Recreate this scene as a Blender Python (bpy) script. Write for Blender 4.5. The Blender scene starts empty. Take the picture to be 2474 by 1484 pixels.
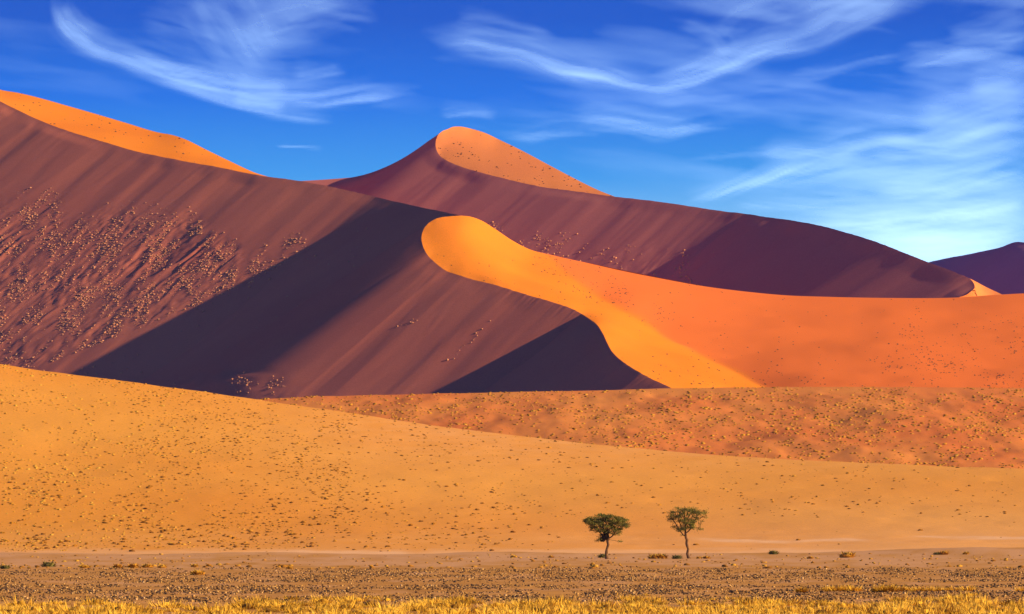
import bpy, math, random
import numpy as np
from mathutils import Vector
from mathutils.geometry import delaunay_2d_cdt

random.seed(7)
RNG = np.random.default_rng(7)
S = bpy.context.scene
COL = S.collection

# ---------------------------------------------------------------- camera
# survey frame: picture units of a 2473 x 1484 grid, focal length F, horizon row HY, eye height CZ
PW, PH, F, HY, CZ = 2473.0, 1484.0, 9392.0, 1325.0, 1.8
cam = bpy.data.cameras.new('camera')
cam.sensor_width = 36.0
cam.lens = 36.0 * F / PW
cam.shift_y = (HY - PH / 2) / PW
cam.clip_start = 1.0
cam.clip_end = 200000.0
camo = bpy.data.objects.new('camera', cam)
COL.objects.link(camo)
camo.location = (0, 0, CZ)
camo.rotation_euler = (math.radians(90), 0, 0)
S.camera = camo

# ---------------------------------------------------------------- light
SUN_AZ, SUN_EL = 15.0, 22.9          # azimuth: degrees from +X towards the camera side
sl = bpy.data.lights.new('sun', 'SUN')
sl.energy = 5.0
sl.angle = math.radians(0.5)
sl.color = (1.0, 0.76, 0.44)
so = bpy.data.objects.new('sun', sl)
COL.objects.link(so)
LV = Vector((math.cos(math.radians(SUN_EL)) * math.cos(math.radians(SUN_AZ)),
             -math.cos(math.radians(SUN_EL)) * math.sin(math.radians(SUN_AZ)),
             math.sin(math.radians(SUN_EL))))
so.rotation_euler = LV.to_track_quat('Z', 'Y').to_euler()
so.location = (300, -100, 200)

world = bpy.data.worlds.new('World')
S.world = world
world.use_nodes = True
wn = world.node_tree
wn.nodes.clear()
def wnode(t, **k):
    n = wn.nodes.new(t)
    for a, b in k.items():
        setattr(n, a, b)
    return n
out = wnode('ShaderNodeOutputWorld')
bg = wnode('ShaderNodeBackground')
bg.inputs['Strength'].default_value = 0.12
sky = wnode('ShaderNodeTexSky')
sky.sky_type = 'NISHITA'
sky.sun_disc = False
sky.sun_elevation = math.radians(SUN_EL)
sky.sun_rotation = math.radians(90 + SUN_AZ)
sky.air_density = 1.0
sky.dust_density = 0.3
sky.ozone_density = 4.0
tc = wnode('ShaderNodeTexCoord')
sep = wnode('ShaderNodeSeparateXYZ')
mr = wnode('ShaderNodeMapRange')
mr.inputs['From Min'].default_value = 0.0
mr.inputs['From Max'].default_value = 0.25
ramp = wnode('ShaderNodeValToRGB')
SKY_STOPS = [  # position on sin(elevation)/0.25, deepening of the clear desert sky
    (0.00, (0.62, 0.80, 0.92)),
    (0.26, (0.42, 0.66, 0.86)),
    (0.32, (0.20, 0.48, 0.80)),
    (0.38, (0.035, 0.27, 0.72)),
    (0.46, (0.004, 0.135, 0.66)),
    (0.54, (0.002, 0.075, 0.50)),
    (0.70, (0.002, 0.058, 0.42)),
    (1.00, (0.003, 0.055, 0.38)),
]
el = ramp.color_ramp.elements
while len(el) > 1:
    el.remove(el[0])
el[0].position = SKY_STOPS[0][0]; el[0].color = SKY_STOPS[0][1] + (1,)
for p, c in SKY_STOPS[1:]:
    e = el.new(p); e.color = c + (1,)
mul = wnode('ShaderNodeMix', data_type='RGBA', blend_type='MIX')
mul.inputs[0].default_value = 0.97
L = wn.links.new
gain = wnode('ShaderNodeMix', data_type='RGBA', blend_type='MULTIPLY')
gain.inputs[0].default_value = 1.0
gain.inputs[7].default_value = (6.2, 6.2, 6.2, 1)
L(tc.outputs['Generated'], sep.inputs[0])
L(sep.outputs['Z'], mr.inputs['Value'])
L(mr.outputs[0], ramp.inputs[0])
L(ramp.outputs[0], gain.inputs[6])
L(sky.outputs[0], mul.inputs[6])
L(gain.outputs[2], mul.inputs[7])
L(mul.outputs[2], bg.inputs['Color'])
L(bg.outputs[0], out.inputs[0])

S.view_settings.view_transform = 'Standard'
S.view_settings.look = 'None'
S.view_settings.gamma = 1.0
S.view_settings.use_curve_mapping = False
S.view_settings.exposure = 0.70
S.render.engine = 'CYCLES'
S.cycles.max_bounces = 6
S.cycles.diffuse_bounces = 3
S.cycles.transparent_max_bounces = 16

# ---------------------------------------------------------------- helpers
def W(px, py, Y):
    px, py, Y = np.asarray(px, float), np.asarray(py, float), np.asarray(Y, float)
    return np.stack([(px - PW / 2) / F * Y, Y + 0 * px, CZ + (HY - py) / F * Y], -1)

def proj(v):
    return PW / 2 + v[..., 0] / v[..., 1] * F, HY - (v[..., 2] - CZ) / v[..., 1] * F

def mesh_from(name, V, faces, smooth=True, attrs=None, uv=None):
    me = bpy.data.meshes.new(name)
    V = np.ascontiguousarray(V, dtype=np.float32)
    fa = np.ascontiguousarray(faces, dtype=np.int32)
    k = fa.shape[1]
    me.vertices.add(len(V)); me.vertices.foreach_set('co', V.ravel())
    me.loops.add(fa.size); me.loops.foreach_set('vertex_index', fa.ravel())
    me.polygons.add(len(fa))
    me.polygons.foreach_set('loop_start', np.arange(0, fa.size, k, dtype=np.int32))
    if smooth:
        me.polygons.foreach_set('use_smooth', np.ones(len(fa), dtype=bool))
    for an, av in (attrs or {}).items():
        at = me.attributes.new(an, 'FLOAT', 'POINT')
        at.data.foreach_set('value', np.ascontiguousarray(av, dtype=np.float32))
    if uv is not None:
        ul = me.uv_layers.new(name='surface')
        ul.data.foreach_set('uv', np.ascontiguousarray(uv[fa.ravel()], dtype=np.float32).ravel())
    me.update(calc_edges=True)
    me.validate()
    return me

def add(name, me, mat, parent=None, kind=None, label=None, cat=None, group=None, loc=None):
    o = bpy.data.objects.new(name, me)
    if me is not None and mat is not None and not me.materials:
        me.materials.append(mat)
    COL.objects.link(o)
    if parent: o.parent = parent
    if kind: o['kind'] = kind
    if label: o['label'] = label
    if cat: o['category'] = cat
    if group: o['group'] = group
    if loc is not None: o.location = loc
    return o

def _hash(ix, iy, seed):
    h = (ix.astype(np.int64) * 374761393 + iy.astype(np.int64) * 668265263 + seed * 974634777) & 0xffffffff
    h = ((h ^ (h >> 13)) * 1274126177) & 0xffffffff
    return ((h ^ (h >> 16)) & 0xffff) / 65535.0

def noise(x, y, seed=0):
    x, y = np.broadcast_arrays(np.asarray(x, float), np.asarray(y, float))
    ix, iy = np.floor(x), np.floor(y)
    fx, fy = x - ix, y - iy
    u, v = fx * fx * fx * (fx * (fx * 6 - 15) + 10), fy * fy * fy * (fy * (fy * 6 - 15) + 10)
    a, b = _hash(ix, iy, seed), _hash(ix + 1, iy, seed)
    c, d = _hash(ix, iy + 1, seed), _hash(ix + 1, iy + 1, seed)
    return (a + (b - a) * u) * (1 - v) + (c + (d - c) * u) * v - 0.5   # -0.5 .. 0.5

def fbm(x, y, seed=0, oct=4, gain=0.5, lac=2.03):
    r, a, f = 0, 1.0, 1.0
    for k in range(oct):
        r = r + a * noise(x * f + 17.3 * k, y * f - 9.1 * k, seed + k)
        a *= gain; f *= lac
    return r

def sstep(a, b, x):
    t = np.clip((x - a) / (b - a), 0, 1)
    return t * t * (3 - 2 * t)

def curve(pts, n, k=0):
    """Catmull-Rom through control rows, n samples evenly spaced on the first two columns."""
    P = np.array(pts, float)
    A = np.vstack([2 * P[0] - P[1], P, 2 * P[-1] - P[-2]])
    o = []
    for i in range(1, len(A) - 2):
        t = np.linspace(0, 1, 24, endpoint=False)[:, None]
        p0, p1, p2, p3 = A[i - 1], A[i], A[i + 1], A[i + 2]
        # centripetal-ish: damp tangents for uneven spacing
        d1 = np.hypot(*(p2 - p1)[:2]); d0 = np.hypot(*(p1 - p0)[:2]); d2 = np.hypot(*(p3 - p2)[:2])
        m1 = d1 * ((p1 - p0) / max(d0, 1e-6) * d1 + (p2 - p1) / max(d1, 1e-6) * d0) / (d0 + d1 + 1e-9)
        m2 = d1 * ((p2 - p1) / max(d1, 1e-6) * d2 + (p3 - p2) / max(d2, 1e-6) * d1) / (d1 + d2 + 1e-9)
        h = (2 * t**3 - 3 * t**2 + 1) * p1 + (t**3 - 2 * t**2 + t) * m1 + (-2 * t**3 + 3 * t**2) * p2 + (t**3 - t**2) * m2
        o.append(h)
    o.append(P[-1][None])
    Q = np.vstack(o)
    s = np.r_[0, np.cumsum(np.hypot(np.diff(Q[:, 0]), np.diff(Q[:, 1])))]
    q = np.linspace(0, s[-1], n)
    out_ = [np.interp(q, s, Q[:, j]) for j in range(2)]
    sc = s[np.minimum(np.arange(len(P)) * 24, len(s) - 1)]          # where the control rows sit on the curve
    for j in range(2, P.shape[1]):                                  # depth, azimuth ...: straight between rows, then eased
        k_ = max(3, n // 160) | 1
        v = np.interp(q, sc, P[:, j])
        out_.append(np.convolve(np.pad(v, k_ // 2, mode='edge'), np.ones(k_) / k_, 'valid'))
    return np.stack(out_, 1)

def grid_faces(n, m):
    i, j = np.meshgrid(np.arange(n - 1), np.arange(m - 1), indexing='ij')
    a = (i * m + j).ravel()
    return np.stack([a, a + m, a + m + 1, a + 1], 1)

# ---------------------------------------------------------------- materials
def newmat(name):
    m = bpy.data.materials.new(name)
    m.use_nodes = True
    nt = m.node_tree
    b = nt.nodes['Principled BSDF']
    return m, nt, b

def rampnode(nt, stops):
    r = nt.nodes.new('ShaderNodeValToRGB')
    e = r.color_ramp.elements
    while len(e) > 1: e.remove(e[0])
    e[0].position = stops[0][0]; e[0].color = stops[0][1] + (1,)
    for p, c in stops[1:]:
        k = e.new(p); k.color = c + (1,)
    return r

def sand_mat(name, dark, light, pale, bump=0.35, rough=0.95, streak=None, scale=0.02, attr='pale'):
    """sand: two grains of colour mixed by broad noise, second tone by attribute (dust, painted haze or slope light), ripples as fine relief"""
    m, nt, b = newmat(name)
    N, K = nt.nodes, nt.links.new
    geo = N.new('ShaderNodeNewGeometry')
    n1 = N.new('ShaderNodeTexNoise'); n1.inputs['Scale'].default_value = scale; n1.inputs['Detail'].default_value = 6
    K(geo.outputs['Position'], n1.inputs['Vector'])
    r = rampnode(nt, [(0.32, dark), (0.68, light)])
    K(n1.outputs['Fac'], r.inputs[0])
    n2 = N.new('ShaderNodeTexNoise'); n2.inputs['Scale'].default_value = 1.3; n2.inputs['Detail'].default_value = 5
    K(geo.outputs['Position'], n2.inputs['Vector'])
    r2 = rampnode(nt, [(0.3, (0.86, 0.86, 0.86)), (0.7, (1.1, 1.1, 1.1))])
    K(n2.outputs['Fac'], r2.inputs[0])
    mx = N.new('ShaderNodeMix'); mx.data_type = 'RGBA'; mx.blend_type = 'MULTIPLY'; mx.inputs[0].default_value = 0.7
    K(r.outputs[0], mx.inputs[6]); K(r2.outputs[0], mx.inputs[7])
    at = N.new('ShaderNodeAttribute'); at.attribute_name = attr
    mp = N.new('ShaderNodeMix'); mp.data_type = 'RGBA'
    K(at.outputs['Fac'], mp.inputs[0]); K(mx.outputs[2], mp.inputs[6]); mp.inputs[7].default_value = pale + (1,)
    K(mp.outputs[2], b.inputs['Base Color'])
    b.inputs['Roughness'].default_value = rough
    b.inputs['Specular IOR Level'].default_value = 0.0
    bp = N.new('ShaderNodeBump'); bp.inputs['Strength'].default_value = bump; bp.inputs['Distance'].default_value = 0.25
    if streak:
        uvn = N.new('ShaderNodeUVMap'); uvn.uv_map = 'surface'
        mpn = N.new('ShaderNodeMapping'); mpn.inputs['Scale'].default_value = (streak, 0.012, 1)
        n3 = N.new('ShaderNodeTexNoise'); n3.inputs['Scale'].default_value = 1.0; n3.inputs['Detail'].default_value = 7
        n3.inputs['Roughness'].default_value = 0.5
        K(uvn.outputs[0], mpn.inputs[0]); K(mpn.outputs[0], n3.inputs['Vector'])
        K(n3.outputs['Fac'], bp.inputs['Height'])
    else:
        n3 = N.new('ShaderNodeTexNoise'); n3.inputs['Scale'].default_value = 0.5; n3.inputs['Detail'].default_value = 8
        K(geo.outputs['Position'], n3.inputs['Vector']); K(n3.outputs['Fac'], bp.inputs['Height'])
    K(bp.outputs[0], b.inputs['Normal'])
    return m

def tuft_mat(name, stops, rough=0.9, trans=0.0):
    m, nt, b = newmat(name)
    N, K = nt.nodes, nt.links.new
    at = N.new('ShaderNodeAttribute'); at.attribute_name = 'tint'
    oi = N.new('ShaderNodeObjectInfo')
    mm = N.new('ShaderNodeMath'); mm.operation = 'ADD'
    ms = N.new('ShaderNodeMath'); ms.operation = 'MULTIPLY_ADD'; ms.inputs[1].default_value = 0.3; ms.inputs[2].default_value = -0.15
    K(oi.outputs['Random'], ms.inputs[0])
    K(at.outputs['Fac'], mm.inputs[0]); K(ms.outputs[0], mm.inputs[1])
    r = rampnode(nt, stops)
    K(mm.outputs[0], r.inputs[0])
    K(r.outputs[0], b.inputs['Base Color'])
    b.inputs['Roughness'].default_value = rough
    b.inputs['Specular IOR Level'].default_value = 0.1
    return m

M = {}
M['dune_face_shade'] = sand_mat('dune_slip_shade_sand', (0.50, 0.145, 0.085), (0.58, 0.18, 0.095), (0.62, 0.27, 0.13), bump=0.05, streak=0.16, scale=0.008)  # shaded copy of the dune sand, bluish shade painted into its colour
M['dune_far_shade'] = sand_mat('dune_far_shade_sand', (0.44, 0.145, 0.112), (0.51, 0.17, 0.12), (0.62, 0.27, 0.13), bump=0.05, streak=0.16, scale=0.008)  # far dune's shaded copy: less red, shade painted into the colour
M['dune_distant_haze'] = sand_mat('dune_distant_haze_sand', (0.38, 0.17, 0.20), (0.42, 0.19, 0.22), (0.62, 0.27, 0.13), bump=0.05, streak=0.16, scale=0.008)  # purple, paler than sand: distance haze and shade painted in
M['dune_lit'] = sand_mat('dune_crest_lit_sand', (0.72, 0.205, 0.022), (0.79, 0.24, 0.022), (0.78, 0.175, 0.040), bump=0.25, scale=0.012)  # lit copy of the dune sand, sunlight painted in as brighter, warmer colour
M['dune_lit_far'] = sand_mat('dune_far_crest_lit_sand', (0.66, 0.21, 0.065), (0.70, 0.23, 0.065), (0.72, 0.26, 0.10), bump=0.3, scale=0.02)  # lit copy of the far dune's sand, sunlight in its colour
M['hill'] = sand_mat('sandy_hill', (0.68, 0.258, 0.034), (0.72, 0.32, 0.050), (0.80, 0.46, 0.20), bump=0.3, scale=0.006)
M['red_hill'] = sand_mat('red_hill_sand', (0.60, 0.160, 0.042), (0.64, 0.20, 0.05), (0.62, 0.28, 0.06), bump=0.5, scale=0.02)
M['plain'] = sand_mat('plain_ground', (0.44, 0.205, 0.050), (0.54, 0.26, 0.065), (0.57, 0.30, 0.12), bump=0.6, scale=0.05)
M['tuft_hill'] = tuft_mat('dry_tuft', [(0.0, (0.04, 0.02, 0.006)), (0.35, (0.20, 0.08, 0.01)), (0.7, (0.46, 0.20, 0.018)), (1.0, (0.56, 0.33, 0.04))])
M['tuft_dune'] = tuft_mat('dune_tuft', [(0.0, (0.38, 0.15, 0.085)), (1.0, (0.60, 0.27, 0.13))])
M['tuft_dark'] = tuft_mat('dark_tuft', [(0.0, (0.10, 0.04, 0.03)), (1.0, (0.22, 0.09, 0.04))])  # tufts on the lit slopes, their shade painted as a dark colour
M['grass'] = tuft_mat('golden_grass', [(0.0, (0.10, 0.05, 0.01)), (0.3, (0.40, 0.21, 0.02)), (0.7, (0.78, 0.43, 0.035)), (1.0, (0.88, 0.56, 0.08))])
M['shrub_green'] = tuft_mat('olive_shrub', [(0.0, (0.05, 0.05, 0.015)), (0.6, (0.16, 0.13, 0.03)), (1.0, (0.28, 0.2, 0.04))])
M['leaf'] = tuft_mat('acacia_leaf', [(0.0, (0.05, 0.055, 0.015)), (0.5, (0.16, 0.155, 0.03)), (1.0, (0.32, 0.27, 0.05))])
M['bark'] = tuft_mat('acacia_bark', [(0.0, (0.06, 0.03, 0.015)), (1.0, (0.20, 0.10, 0.04))])
M['twig'] = tuft_mat('dark_twigs', [(0.0, (0.03, 0.02, 0.012)), (1.0, (0.08, 0.05, 0.025))])
M['stone'] = tuft_mat('gravel_stone', [(0.0, (0.07, 0.04, 0.02)), (0.25, (0.20, 0.10, 0.03)), (0.5, (0.38, 0.20, 0.05)), (0.85, (0.56, 0.33, 0.11)), (1.0, (0.68, 0.54, 0.34))], rough=0.6)

# ---------------------------------------------------------------- plane of a slip face
def azv(a):
    a = np.radians(a)
    return np.stack([np.cos(a), -np.sin(a)], -1)

class Face:
    def __init__(self, px, py, Y, az, slope=0.625):
        self.p0 = W(px, py, Y); self.d = azv(az); self.s = slope
    def Y(self, px, py):
        a, b = (px - PW / 2) / F, (HY - py) / F
        k = b + self.s * (self.d[0] * a + self.d[1])
        r = self.p0[2] - CZ + self.s * (self.d[0] * self.p0[0] + self.d[1] * self.p0[1])
        return r / k

def brink(pts, face=None):
    o = []
    for p in pts:
        px, py, Y, az = p[:4]
        if Y is None: Y = float(face.Y(px, py))
        o.append((px, py, Y, az, p[4] if len(p) > 4 else 205.0))
    return o

SURF = {}
def slip_patch(ctrl, n, length, m, disp=None, foot=0.55, foot_slope=0.12, slope=0.625, jag=0.9, seed=1, calm=(1e5, 1e6)):
    """surface that falls from the brink along its fall lines; returns grid of points"""
    c = curve(ctrl, n)
    j = jag * (fbm(np.arange(n) * 0.11, 0.0, seed, 3) + fbm(np.arange(n) * 0.6, 3.0, seed, 2) * 0.6)
    B0 = W(c[:, 0], c[:, 1], c[:, 2])
    c[:, 1] += j
    B = W(c[:, 0], c[:, 1], c[:, 2])
    jz = (B - B0)[:, 2:3]
    d = azv(c[:, 3])
    t = np.linspace(0, 1, m) ** 1.25 * length
    s = np.r_[0, np.cumsum(np.hypot(np.diff(B0[:, 0]), np.diff(B0[:, 1])))]
    T = t[None, :] + 0 * s[:, None]; Sg = s[:, None] + 0 * T
    X = B[:, 0:1] + d[:, 0:1] * T
    Yv = B[:, 1:2] + d[:, 1:2] * T
    t1 = (c[:, 4:5] if c.shape[1] > 4 else 205.0 + 0 * s[:, None]) / 205.0 * foot * length + 0 * T
    foot_i = foot_slope * np.clip((t1 - 20) / 60, 0, 1)
    L2 = np.clip((length - foot * length) * (0.35 + 0.65 * t1 / (foot * length)), 72, 999)
    q = np.clip(T - t1, 0, L2); q2 = np.clip(T - t1 - L2, 0, None)
    drop = slope * np.minimum(T, t1) + slope * q - (slope - foot_i) * q ** 2 / (2 * L2) + foot_i * q2
    Z = B0[:, 2:3] - drop + jz * np.exp(-T / 5.0)
    if disp is not None:
        V0 = np.stack([X, Yv, Z], -1)
        px, py = proj(V0)
        Z = Z + disp(Sg, T, px, py) * sstep(0, 10, T) * (1 - 0.85 * sstep(calm[0], calm[1], c[:, 0:1]))
    V = np.stack([X, Yv, Z], -1)
    return c, B, V, Sg, T

def rbf(ctrl, q, lam=1e-6):
    C = np.array(ctrl, float)
    P = C[:, :2] / 500.0; Q = q / 500.0
    def U(r2):
        return np.where(r2 > 1e-12, 0.5 * r2 * np.log(np.maximum(r2, 1e-12)), 0)
    n = len(P)
    K = U(((P[:, None] - P[None]) ** 2).sum(-1)) + lam * np.eye(n)
    Am = np.zeros((n + 3, n + 3)); Am[:n, :n] = K; Am[:n, n] = 1; Am[:n, n + 1:] = P; Am[n, :n] = 1; Am[n + 1:, :n] = P.T
    w = np.linalg.solve(Am, np.r_[C[:, 2], 0, 0, 0])
    o = np.empty(len(Q))
    for i in range(0, len(Q), 20000):
        q_ = Q[i:i + 20000]
        o[i:i + 20000] = U(((q_[:, None] - P[None]) ** 2).sum(-1)) @ w[:n] + w[n] + q_ @ w[n + 1:]
    return o

def area_patch(boundary, fixed, interior_ctrl, step):
    """boundary: rows (px,py,Y) closed; mesh the inside, depth by thin-plate through all rows"""
    b = np.array(boundary, float)
    gx = np.arange(b[:, 0].min(), b[:, 0].max(), step)
    gy = np.arange(b[:, 1].min(), b[:, 1].max(), step * 0.8)
    G = np.stack(np.meshgrid(gx, gy), -1).reshape(-1, 2)
    G[:, 0] += np.where((np.round((G[:, 1] - gy[0]) / (step * 0.8)).astype(int) % 2) == 0, 0, step / 2)
    # inside test
    x, y = G[:, 0], G[:, 1]
    ins = np.zeros(len(G), bool)
    dmin = np.full(len(G), 1e9)
    n = len(b)
    for i in range(n):
        p, q = b[i, :2], b[(i + 1) % n, :2]
        cnd = (p[1] > y) != (q[1] > y)
        with np.errstate(divide='ignore', invalid='ignore'):
            xi = (q[0] - p[0]) * (y - p[1]) / (q[1] - p[1] + 1e-12) + p[0]
        ins ^= cnd & (x < xi)
        e = q - p; tt = np.clip(((x - p[0]) * e[0] + (y - p[1]) * e[1]) / (e @ e + 1e-9), 0, 1)
        dmin = np.minimum(dmin, np.hypot(x - p[0] - tt * e[0], y - p[1] - tt * e[1]))
    G = G[ins & (dmin > step * 0.45)]
    allp = np.vstack([b[:, :2], G])
    vs, es, fs, *_ = delaunay_2d_cdt([Vector(p) for p in allp], [], [list(range(n))], 1, 1e-4, False)
    P = np.array([(v.x, v.y) for v in vs]); fs = np.array([f for f in fs if len(f) == 3])
    Yv = rbf(fixed + interior_ctrl, P)
    # exact depth on the boundary
    for k in range(n):
        i = np.argmin(((P - b[k, :2]) ** 2).sum(1))
        Yv[i] = b[k, 2]
    cx, cy = P[fs, 0].mean(1), P[fs, 1].mean(1)
    ins = np.zeros(len(fs), bool)
    for i in range(n):
        p, q = b[i, :2], b[(i + 1) % n, :2]
        cnd = (p[1] > cy) != (q[1] > cy)
        ins ^= cnd & (cx < (q[0] - p[0]) * (cy - p[1]) / (q[1] - p[1] + 1e-12) + p[0])
    fs = fs[ins]
    V = W(P[:, 0], P[:, 1], Yv)
    A, B_, C_ = V[fs[:, 0]], V[fs[:, 1]], V[fs[:, 2]]
    nz = np.cross(B_ - A, C_ - A)[:, 2]
    fs[nz < 0] = fs[nz < 0][:, ::-1]
    return P, V, fs

def sample_tris(V, fs, n, dens, seed=0):
    """points on a mesh, spread evenly over its picture area and thinned by dens(px,py)"""
    r = np.random.default_rng(seed)
    if fs.shape[1] == 4:
        fs = np.vstack([fs[:, [0, 1, 2]], fs[:, [0, 2, 3]]])
    px, py = proj(V)
    a, b, c = fs.T
    ar = np.abs((px[b] - px[a]) * (py[c] - py[a]) - (px[c] - px[a]) * (py[b] - py[a])) / 2
    vis = (px[a] > -150) & (px[a] < 2620) & (V[a, 1] > 50)
    ar = np.where(vis, ar, 0)
    i = r.choice(len(fs), n, p=ar / ar.sum())
    u, v = r.random(n), r.random(n)
    k = u + v > 1; u[k] = 1 - u[k]; v[k] = 1 - v[k]
    P = V[a[i]] * (1 - u - v)[:, None] + V[b[i]] * u[:, None] + V[c[i]] * v[:, None]
    x, y = proj(P)
    keep = r.random(n) < dens(x, y)
    return P[keep]

# ---------------------------------------------------------------- sand dunes
SUNF = 128.0
f1 = Face(630, 425, 2150, SUNF)
f2 = Face(1046, 632, 1790, SUNF)
f3 = Face(1300, 450, 2300, SUNF)

R1 = brink([(-400, 75, None, 128, 120), (-200, 158, None, 128, 120), (0, 245, None, 128, 125), (60, 275, None, 128, 130), (150, 312, None, 127, 140), (240, 340, None, 128, 160),
            (330, 366, None, 128), (420, 385, None, 127), (530, 405, None, 128), (630, 425, None, 128), (700, 434, None, 128), (800, 452, None, 128), (880, 470, None, 128),
            (905, 476, 2056, 130), (930, 482, 2041, 134), (955, 487.5, 2024, 139), (975, 491.7, 2007, 144), (990, 495, 1984, 151), (1012, 500, 1950, 157), (1060, 510, 1893, 164), (1110, 521, 1846, 168)], f1)
R2 = brink([(1110, 521, 1846, 172), (1085, 523, 1843, 178), (1060, 527, 1840, 184), (1040, 536, 1836, 188), (1024, 553, 1829, 185), (1018, 573, 1820, 178), (1021, 594, 1810, 172), (1029, 611, 1801, 165),
            (1038, 623, None, 142), (1050, 634, None, 133), (1070, 650, None, 130), (1120, 669, None, 128), (1200, 690, None, 128), (1270, 712, None, 128), (1340, 732, None, 127), (1385, 748, None, 128),
            (1406, 759, None, 131), (1424, 771, 1646, 152), (1440, 783, 1617, 160), (1456, 806, 1588, 168), (1466, 828, 1566, 172), (1480, 852, 1547, 170), (1510, 878, 1526, 164), (1550, 903, 1508, 160), (1620, 937, 1488, 156), (1690, 965, 1474, 155)], f2)
R3 = brink([(1080, 313, 2444, 216, 6), (1066, 319, 2438, 210, 6), (1056, 330, 2431, 200, 14), (1052, 345, 2423, 182, 60), (1054, 362, 2414, 160, 140), (1063, 377, None, 136), (1080, 389, None, 129), (1120, 405, None, 128), (1200, 427, None, 128),
            (1300, 450, None, 128), (1400, 464, None, 127), (1480, 475, None, 128), (1600, 489, None, 128), (1700, 504, None, 128), (1750, 511, 2163, 131), (1800, 517, 2144, 136),
            (1850, 524.5, 2115, 145), (1960, 541, 2040, 164), (2050, 564, 1992, 170), (2130, 590, 1955, 172), (2200, 618, 1930, 172), (2260, 641, 1912, 172), (2320, 664, 1896, 172), (2346, 677, 1890, 172),
            (2354, 692, 1884, 172), (2338, 710, 1877, 168), (2306, 722, 1870, 162), (2260, 740, 1862, 158)], f3)
for nm, R in (('R1', R1), ('R2', R2), ('R3', R3)):
    print(nm, [(int(r[0]), round(r[2])) for r in R])

def tuftzone1(px, py):
    top = np.interp(px, [0, 100, 200, 300, 450, 600, 720, 800], [480, 480, 505, 500, 520, 570, 590, 640]) + 70 * fbm(px / 55, py / 200, 7, 3)
    edge = np.interp(px, [0, 95, 235, 625, 735], [890, 880, 828, 672, 600])
    return sstep(top - 20, top + 50, py) * (py < edge + 6) * (px < 745)

def disp1(s, t, px, py):
    big = 3.2 * fbm(s / 60.0 + 0.3 * noise(t / 90, 0 * t, 5), t / 420.0, 11, 3)
    mid = 0.55 * fbm(s / 11.0, t / 160.0, 12, 3)
    z = tuftzone1(px, py)
    gul = -np.abs(fbm(s / 11.0 + 2.2 * fbm(t / 50, s / 40, 31, 3), t / 40.0 + fbm(s / 30, t / 30, 35, 2), 13, 3)) * 2.0 + 0.38
    gul = gul * np.clip(0.5 + 1.5 * fbm(s / 60, t / 70, 36, 2), 0.2, 1)
    hum = 0.7 * fbm(s / 4.0, t / 5.0, 14, 3) * np.clip(0.6 + 1.4 * fbm(s / 30, t / 30, 37, 2), 0.3, 1)
    foot = 4.0 * sstep(120, 230, t) * fbm(s / 34.0, t / 90.0, 41, 3)
    tong = 0.30 * fbm(s / 16.0 + fbm(t / 70, s / 50, 38, 2), t / 55.0, 39, 3)
    return big * 0.9 + mid * 0.12 + tong + z * (gul + hum) + foot

def disp2(s, t, px, py):
    z = sstep(860, 940, py) * sstep(760, 560, px)
    return 1.1 * fbm(s / 36.0, t / 260.0, 21, 3) + 0.28 * fbm(s / 17.0 + fbm(t / 70, s / 50, 24, 2), t / 60.0, 22, 3) + z * (2.0 * fbm(s / 10, t / 14, 23, 3))

def disp3(s, t, px, py):
    z = sstep(560, 640, py) * sstep(1150, 1300, px) * sstep(1760, 1640, px)
    return 2.2 * fbm(s / 50.0, t / 420.0, 31, 3) + 0.35 * fbm(s / 18.0 + fbm(t / 70, s / 50, 34, 2), t / 70.0, 32, 3) + z * (0.6 * fbm(s / 8.0, t / 16.0, 33, 3))

def stoss_back(B, out_az, ln=260, m=14):
    d = azv(out_az)
    t = np.linspace(0, 1, m) * ln
    V = np.stack([B[:, None, 0] - d[None, None, 0] * t[None, :, None][..., 0] if False else B[:, 0:1] - d[0] * t[None, :],
                  B[:, 1:2] - d[1] * t[None, :],
                  B[:, 2:3] - 0.5 - 0.20 * t[None, :] - 0.0006 * t[None, :] ** 2], -1)
    return V

def dune(name, ctrl, n, length, m, disp, mat, seed, label, back=None, jag=0.9, **kw):
    c, B, V, Sg, T = slip_patch(ctrl, n, length, m, disp, jag=jag, seed=seed, **kw)
    VV = V.reshape(-1, 3); fs = grid_faces(n, m)
    uv = np.stack([Sg.ravel(), T.ravel()], 1)
    me = mesh_from(name, VV, fs, True, {'pale': 0 * Sg.ravel()}, uv)
    o = add(name, me, mat, kind='structure', label=label)
    SURF[label] = (VV, fs)
    return o, c, B, VV, fs

o1, c1, B1, V1, fs1 = dune('sand_dune', R1, 640, 330, 230, disp1, M['dune_face_shade'], 3,
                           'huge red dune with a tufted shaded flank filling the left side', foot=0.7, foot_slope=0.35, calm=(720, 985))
o2, c2, B2, V2, fs2 = dune('sand_dune', R2, 560, 260, 170, disp2, M['dune_face_shade'], 5,
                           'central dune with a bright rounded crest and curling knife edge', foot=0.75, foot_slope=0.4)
o3, c3, B3, V3, fs3 = dune('sand_dune', R3, 620, 330, 150, disp3, M['dune_far_shade'], 8,
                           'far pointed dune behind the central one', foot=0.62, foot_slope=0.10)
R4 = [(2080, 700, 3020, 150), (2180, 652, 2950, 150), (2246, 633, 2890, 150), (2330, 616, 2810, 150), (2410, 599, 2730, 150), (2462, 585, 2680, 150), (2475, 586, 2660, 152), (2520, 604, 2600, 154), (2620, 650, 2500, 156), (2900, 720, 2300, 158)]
o4, c4, B4, V4, fs4 = dune('sand_dune', R4, 200, 380, 60, lambda s, t, px, py: 3.0 * fbm(s / 50, t / 220, 61, 4), M['dune_distant_haze'], 9,
                           'distant purple dune at the right edge of the view', foot=0.6, foot_slope=0.1)

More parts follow.
